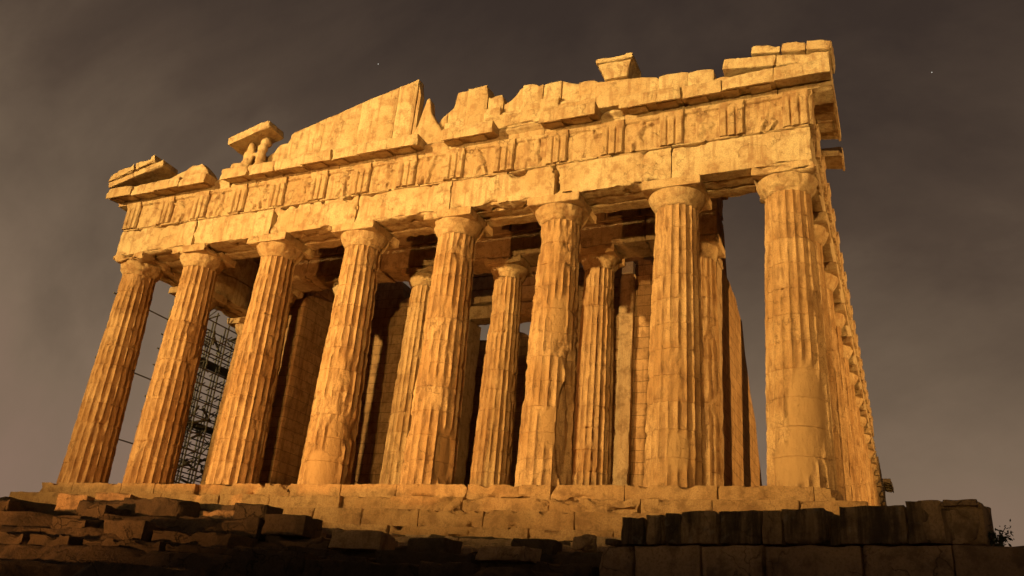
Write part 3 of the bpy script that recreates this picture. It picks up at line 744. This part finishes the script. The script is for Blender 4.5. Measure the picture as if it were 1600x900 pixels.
# white repair stone and its pier behind the fifth bay
mb = MB(); block(mb, (5.75, 9.35, .7), (6.45, 9.68, 11.9), res=.2, amp=.02, chip=.08, seed=1531); pier = mb.build('inner_pier', M_inb, temple)
mb = MB(); block(mb, (5.85, 9.3, 11.92), (6.4, 9.69, 12.5), res=.1, amp=.005, chip=.02, seed=1532); mb.build('repair_stone', M_white, temple)

# ------------------------------------------------------------------ scaffolding beside the left flank
scf = empty('scaffold', 'dense steel scaffolding seen between the second and third columns from the left', 'scaffolding', (-17.0, 9.0, -1.9))
def tube(mb, a, b, r=.03, n=6):
    a = np.array(a, float); b = np.array(b, float); d = b-a; d /= np.linalg.norm(d)
    s = np.cross(d, (0, 0, 1.)) if abs(d[2]) < .9 else np.cross(d, (1., 0, 0)); s /= np.linalg.norm(s); t = np.cross(d, s)
    th = np.arange(n)/n*2*math.pi; ring = np.cos(th)[:, None]*s*r+np.sin(th)[:, None]*t*r
    mb.add(np.concatenate([a+ring, b+ring]), [(i, (i+1) % n, n+(i+1) % n, n+i) for i in range(n)]+[tuple(range(n))[::-1], tuple(range(n, 2*n))])
def spart(name, mat, fn):
    mb = MB(); fn(mb); o = mb.build(name, mat, scf, weld=False, smooth=60); o.matrix_parent_inverse = Matrix.Translation((17.0, -9.0, 1.9)); return o
rs = random.Random(3)
gx = [-15.8, -17.0, -18.2]; gy = [5.6, 6.6, 7.6, 8.6, 9.6, 10.6, 11.6, 12.6, 13.6]; gz = [-.2, .8, 1.5, 2.3, 3.2, 4.1, 4.9, 5.7, 6.6, 7.4, 8.3, 9.1, 10.0]
for x in gx:
    for y in gy: spart('pole', M_steel, lambda mb: tube(mb, (x, y, -1.9), (x, y, 10.6), .045))
for x in gx:
    for z in gz: spart('ledger', M_steel, lambda mb: tube(mb, (x+.05, gy[0]-(3.8 if z in (3.2, 6.6, 10.0, -.2) and x < -17.5 else .3), z), (x+.05, gy[-1]+.3, z+rs.uniform(-.05, .05)), .035))
for x0, x1 in zip(gx, gx[1:]):
    for j in range(0, 8, 2):
        for z0, z1 in zip(gz, gz[1:]): spart('brace', M_steel, lambda mb: tube(mb, ((x0+x1)/2, gy[j], z0), ((x0+x1)/2, gy[j+1], z1), .03))
def tie(mb):
    z = rs.uniform(-.5, 10.3); y = rs.uniform(5.6, 13.0); x = rs.uniform(-18.2, -15.8); an = rs.uniform(-1.2, 1.2); l_ = rs.uniform(.5, 1.4)
    tube(mb, (x, y, z), (x+rs.uniform(-.6, .6), y+l_*math.cos(an), z+l_*math.sin(an)), rs.choice((.03, .045, .07)), 5)
for k in range(99): spart('tie', M_steel, tie)
def ties(mb):
    for k in range(60): tie(mb)
spart('tie', M_steel, ties)['kind'] = 'stuff'
for z in (1.5, 4.9, 8.3):
    spart('deck', M_steel, lambda mb: block(mb, (-18.1, 5.6, z+.04), (-16.9, 13.6, z+.09), res=1, amp=0, chip=0, seed=1, tone=0))

# ------------------------------------------------------------------ masonry in front
def loc_block(name, label, cat, cen, size, rotz, mat, seed, chip=.1, tilt=(0, 0), group=None, parent=None, thr=.1, amp=.03):
    mb = MB(); sx, sy, sz = size
    block(mb, (-sx/2, -sy/2, 0), (sx/2, sy/2, sz), res=max(.07, min(size)/7), amp=amp, chip=chip, seed=seed, thr=thr)
    o = mb.build(name, mat); o.location = cen; o.rotation_euler = (tilt[0], tilt[1], rotz)
    if parent is not None: o.parent = parent
    elif label: tag(o, label, cat, group)
    return o
wa = math.atan2(-1.24, 5.21)
wall = empty('stone_wall', 'dark weathered ashlar wall in front of the right half of the temple', 'wall', (13.0, -12.55, -3.2))
wall.rotation_euler = (0, 0, wa)
def wblock(name, u0, u1, z0, z1, dep, mat, seed, chip=.05, y0=0., lab=None):
    mb = MB(); block(mb, (u0+.003, y0, z0), (u1-.003, dep, z1), res=.06, amp=.02, chip=chip, seed=seed); o = mb.build(name, mat, wall)
    if lab: o['label'] = lab
    return o
u = -.42; k = 0; random.seed(9)
for w_ in (.62, 1.12, .95, 1.35, 1.1, 1.2, .85, 1.3, 1.4):
    wblock('wall_block', u, u+w_, -.72, -.003, 1.1, M_lime, 1600+k, chip=random.choice((.03, .05))); u += w_; k += 1
u = -.42
for w_ in (1.3, 1.2, 1.4, 1.1, 1.35, 1.3, 1.25, 1.2):
    wblock('wall_block', u, u+w_, -1.5, -.724, 1.15, M_lime, 1620+k, chip=.05); u += w_; k += 1
u = -.42
for w_ in (1.6, 1.7, 1.5, 1.6, 1.8, 1.7): wblock('wall_block', u, u+w_, -2.6, -1.504, 1.2, M_lime, 1640+k, chip=.06); u += w_; k += 1
u = -.02; k = 0
for w_, h, dx in ((.39, .43, 0), (.34, .47, .015), (.28, .49, .03), (.60, .50, .0), (.66, .49, .02), (.30, .50, .05), (.62, .50, 0), (.18, .42, .14), (.86, .51, .01), (.36, .55, 0), (.30, .47, .03)):
    wblock('wall_block', u, u+w_, .003, h, .75, M_dark, 1660+k, chip=.045, y0=dx, lab='blackened upper wall block'); u += w_; k += 1
wblock('wall_block', -.32, -.1, .003, .1, .7, M_dark, 1690)
# end block with its rebate
nb = empty('notched_block', 'squared stone block with a sunken panel standing on the right end of the dark wall', 'stone block', (0, 0, 0))
nb.matrix_world = Matrix.Translation((13.0, -12.55, -3.2)) @ Matrix.Rotation(wa, 4, 'Z') @ Matrix.Translation((4.36, 0, .004))
def nblock(name, lo, hi, seed, mat, par):
    mb = MB(); block(mb, lo, hi, res=.06, amp=.012, chip=.06, seed=seed); return mb.build(name, mat, par)
nblock('body', (0, .09, 0), (.74, .75, .56), 1700, M_lime, nb)
nblock('raised_edge', (0, 0, .0), (.30, .088, .555), 1701, M_lime, nb)
nblock('raised_lip', (.302, .0, .46), (.70, .088, .555), 1702, M_lime, nb)
nblock('raised_edge', (.36, .03, .0), (.70, .088, .43), 1703, M_lime, nb)


# bush on the wall's right end
def bush(name, label, loc, seed, r=.25, n=220):
    rs = np.random.RandomState(seed); root = empty(name, label, 'bush', loc)
    st = MB(); fo = MB()
    for k in range(9):
        a = rs.uniform(0, 6.28); tip = np.array([math.cos(a)*r*rs.uniform(.3, 1), math.sin(a)*r*.6, r*rs.uniform(.5, 1.5)])
        tube(st, (0, 0, -.05), tip*.5+(0, 0, .03), .008, 5); tube(st, tip*.5+(0, 0, .03), tip, .005, 5)
        for q in range(n//9):
            c = tip*rs.uniform(.35, 1.08)+rs.normal(0, .035, 3); u1 = rs.normal(0, 1, 3); u1 /= np.linalg.norm(u1); u2 = np.cross(u1, rs.normal(0, 1, 3)); u2 /= np.linalg.norm(u2)
            l_ = rs.uniform(.02, .045); fo.add(np.stack([c-u1*l_, c+u2*l_*.4, c+u1*l_, c-u2*l_*.4]), [(0, 1, 2, 3)])
    o = st.build('stem', M_stem, root, weld=False, smooth=0); o2 = fo.build('foliage', M_leaf, root, weld=False, smooth=0)
W2 = wall.matrix_world if False else (Matrix.Translation((13.0, -12.55, -3.2)) @ Matrix.Rotation(wa, 4, 'Z'))
bush('bush', 'small dark bush growing on the dark wall beside the notched block', W2 @ Vector((5.18, .3, 0.0)), 4, r=.17)
o = loc_block('stone_block', 'rough stone lump at the far right end of the dark wall beyond the small bush', 'stone block', W2 @ Vector((5.95, .45, .0)), (.62, .6, .24), wa, M_lime, 1720, chip=.12)

# low rock-cut courses in front of the platform
rc = empty('rock_steps', 'dark ragged stone courses stepping up to the temple platform', 'stone steps', (5, -7, -2.8))
random.seed(77)
for k in range(9):
    y = -4.3-.86*k; x = -3.5+random.uniform(-1, 1)
    while x < (12.3 if k < 8 else 9.5):
        w_ = random.uniform(.8, 2.8); h_ = random.uniform(.22, .40); g_ = float(ground_z(np.array([x+w_/2]), np.array([y]))[0])
        if random.random() > .16:
            mb = MB()
            yy = y+random.uniform(-.28, .28); zt = g_+random.uniform(.10, .26)
            block(mb, (x, yy, zt-h_-.3), (x+w_-random.uniform(.01, .12), yy+1.0, zt), res=.11, amp=.035, chip=.15, seed=1800+k*30+int(x*3), thr=.25)
            o = mb.build('stone_slab', M_rock if k > 4 else M_lime, rc); o.matrix_parent_inverse = Matrix.Translation((-5, 7, 2.8))
        x += w_

# blocks lying about, each its own stone
SB = [
 ('pale squared block on the dark rocks below the first column from the left', (-3.54, -7.6, -2.25), (1.12, .8, .60), .30, M_lime, 1901),
 ('smaller pale block left of the squared one below the leftmost column', (-5.0, -7.7, -2.3), (.92, .8, .58), .32, M_lime, 1902),
 ('brown block in the shaded rocks just right of the pale squared one', (-2.3, -7.2, -2.35), (1.0, .8, .58), .3, M_rock, 1903),
 ('dim block lying directly under the pale squared block', (-3.1, -8.2, -2.80), (1.35, .8, .55), .3, M_rock, 1910),
 ('dim block lying under the smaller pale block at far left', (-4.5, -8.4, -2.85), (1.2, .8, .55), .3, M_rock, 1911),
 ('long tilted slab on the crest of the rocks below the second column', (-.6, -7.2, -2.1), (2.3, .9, .26), .15, M_rock, 1912),
 ('dark block on the crest of the rocks below the third column from the left', (1.9, -8.0, -2.45), (.95, .8, .5), .1, M_rock, 1913),
 ('dark squared block right of the crest below the gap of the third and fourth columns', (3.3, -8.3, -2.75), (1.2, .8, .5), .05, M_rock, 1914),
 ('long flat brown slab lying in the rocks just left of the dark wall', (10.1, -10.4, -3.33), (1.15, .6, .30), -.2, M_lime, 1904),
 ('dark thick slab at the foot of the lit steps near the sixth column', (9.9, -8.5, -2.98), (.95, .6, .34), .0, M_rock, 1905),
 ('rounded boulder on the courses by the left end of the dark wall', (10.85, -8.2, -2.86), (.55, .5, .42), .4, M_lime, 1906),
 ('broad brown block in the dark courses below the fourth column', (6.0, -9.2, -3.10), (1.25, .8, .42), .1, M_lime, 1907),
 ('cracked block in the dark courses below the fifth column', (7.6, -8.8, -3.12), (1.0, .7, .38), -.15, M_rock, 1908),
 ('dark boulder at the far left edge of the rocks', (-6.2, -9.4, -2.75), (1.2, 1.0, .62), .5, M_rock, 1909),
]
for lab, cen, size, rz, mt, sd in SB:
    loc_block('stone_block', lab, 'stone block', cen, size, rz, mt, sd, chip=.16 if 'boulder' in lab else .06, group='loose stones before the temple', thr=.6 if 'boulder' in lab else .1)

# two faint stars
def star(label, d, r=2.2):
    import bmesh
    bm = bmesh.new(); bmesh.ops.create_icosphere(bm, subdivisions=2, radius=r); me = bpy.data.meshes.new('star'); bm.to_mesh(me); bm.free()
    m = bpy.data.materials.new('starlight'); m.use_nodes = True; n = m.node_tree.nodes; n.remove(n['Principled BSDF']); em = n.new('ShaderNodeEmission'); em.inputs[0].default_value = (.8, .75, .65, 1); em.inputs[1].default_value = .8
    m.node_tree.links.new(em.outputs[0], n['Material Output'].inputs[0]); me.materials.append(m)
    o = bpy.data.objects.new('star', me); C.objects.link(o); o.location = Vector((17.114, -25.942, -4.918))+Vector(d)*4000
    o['kind'] = 'structure'; o['label'] = label
def sky_dir(px, py): return (f_+r_*((px-800)/1340.4)-u_*((py-450)/1340.4)).normalized()
star('faint white star above the standing gable wall', sky_dir(591, 100)); star('faint white star in the dark sky right of the temple', sky_dir(1456, 113))
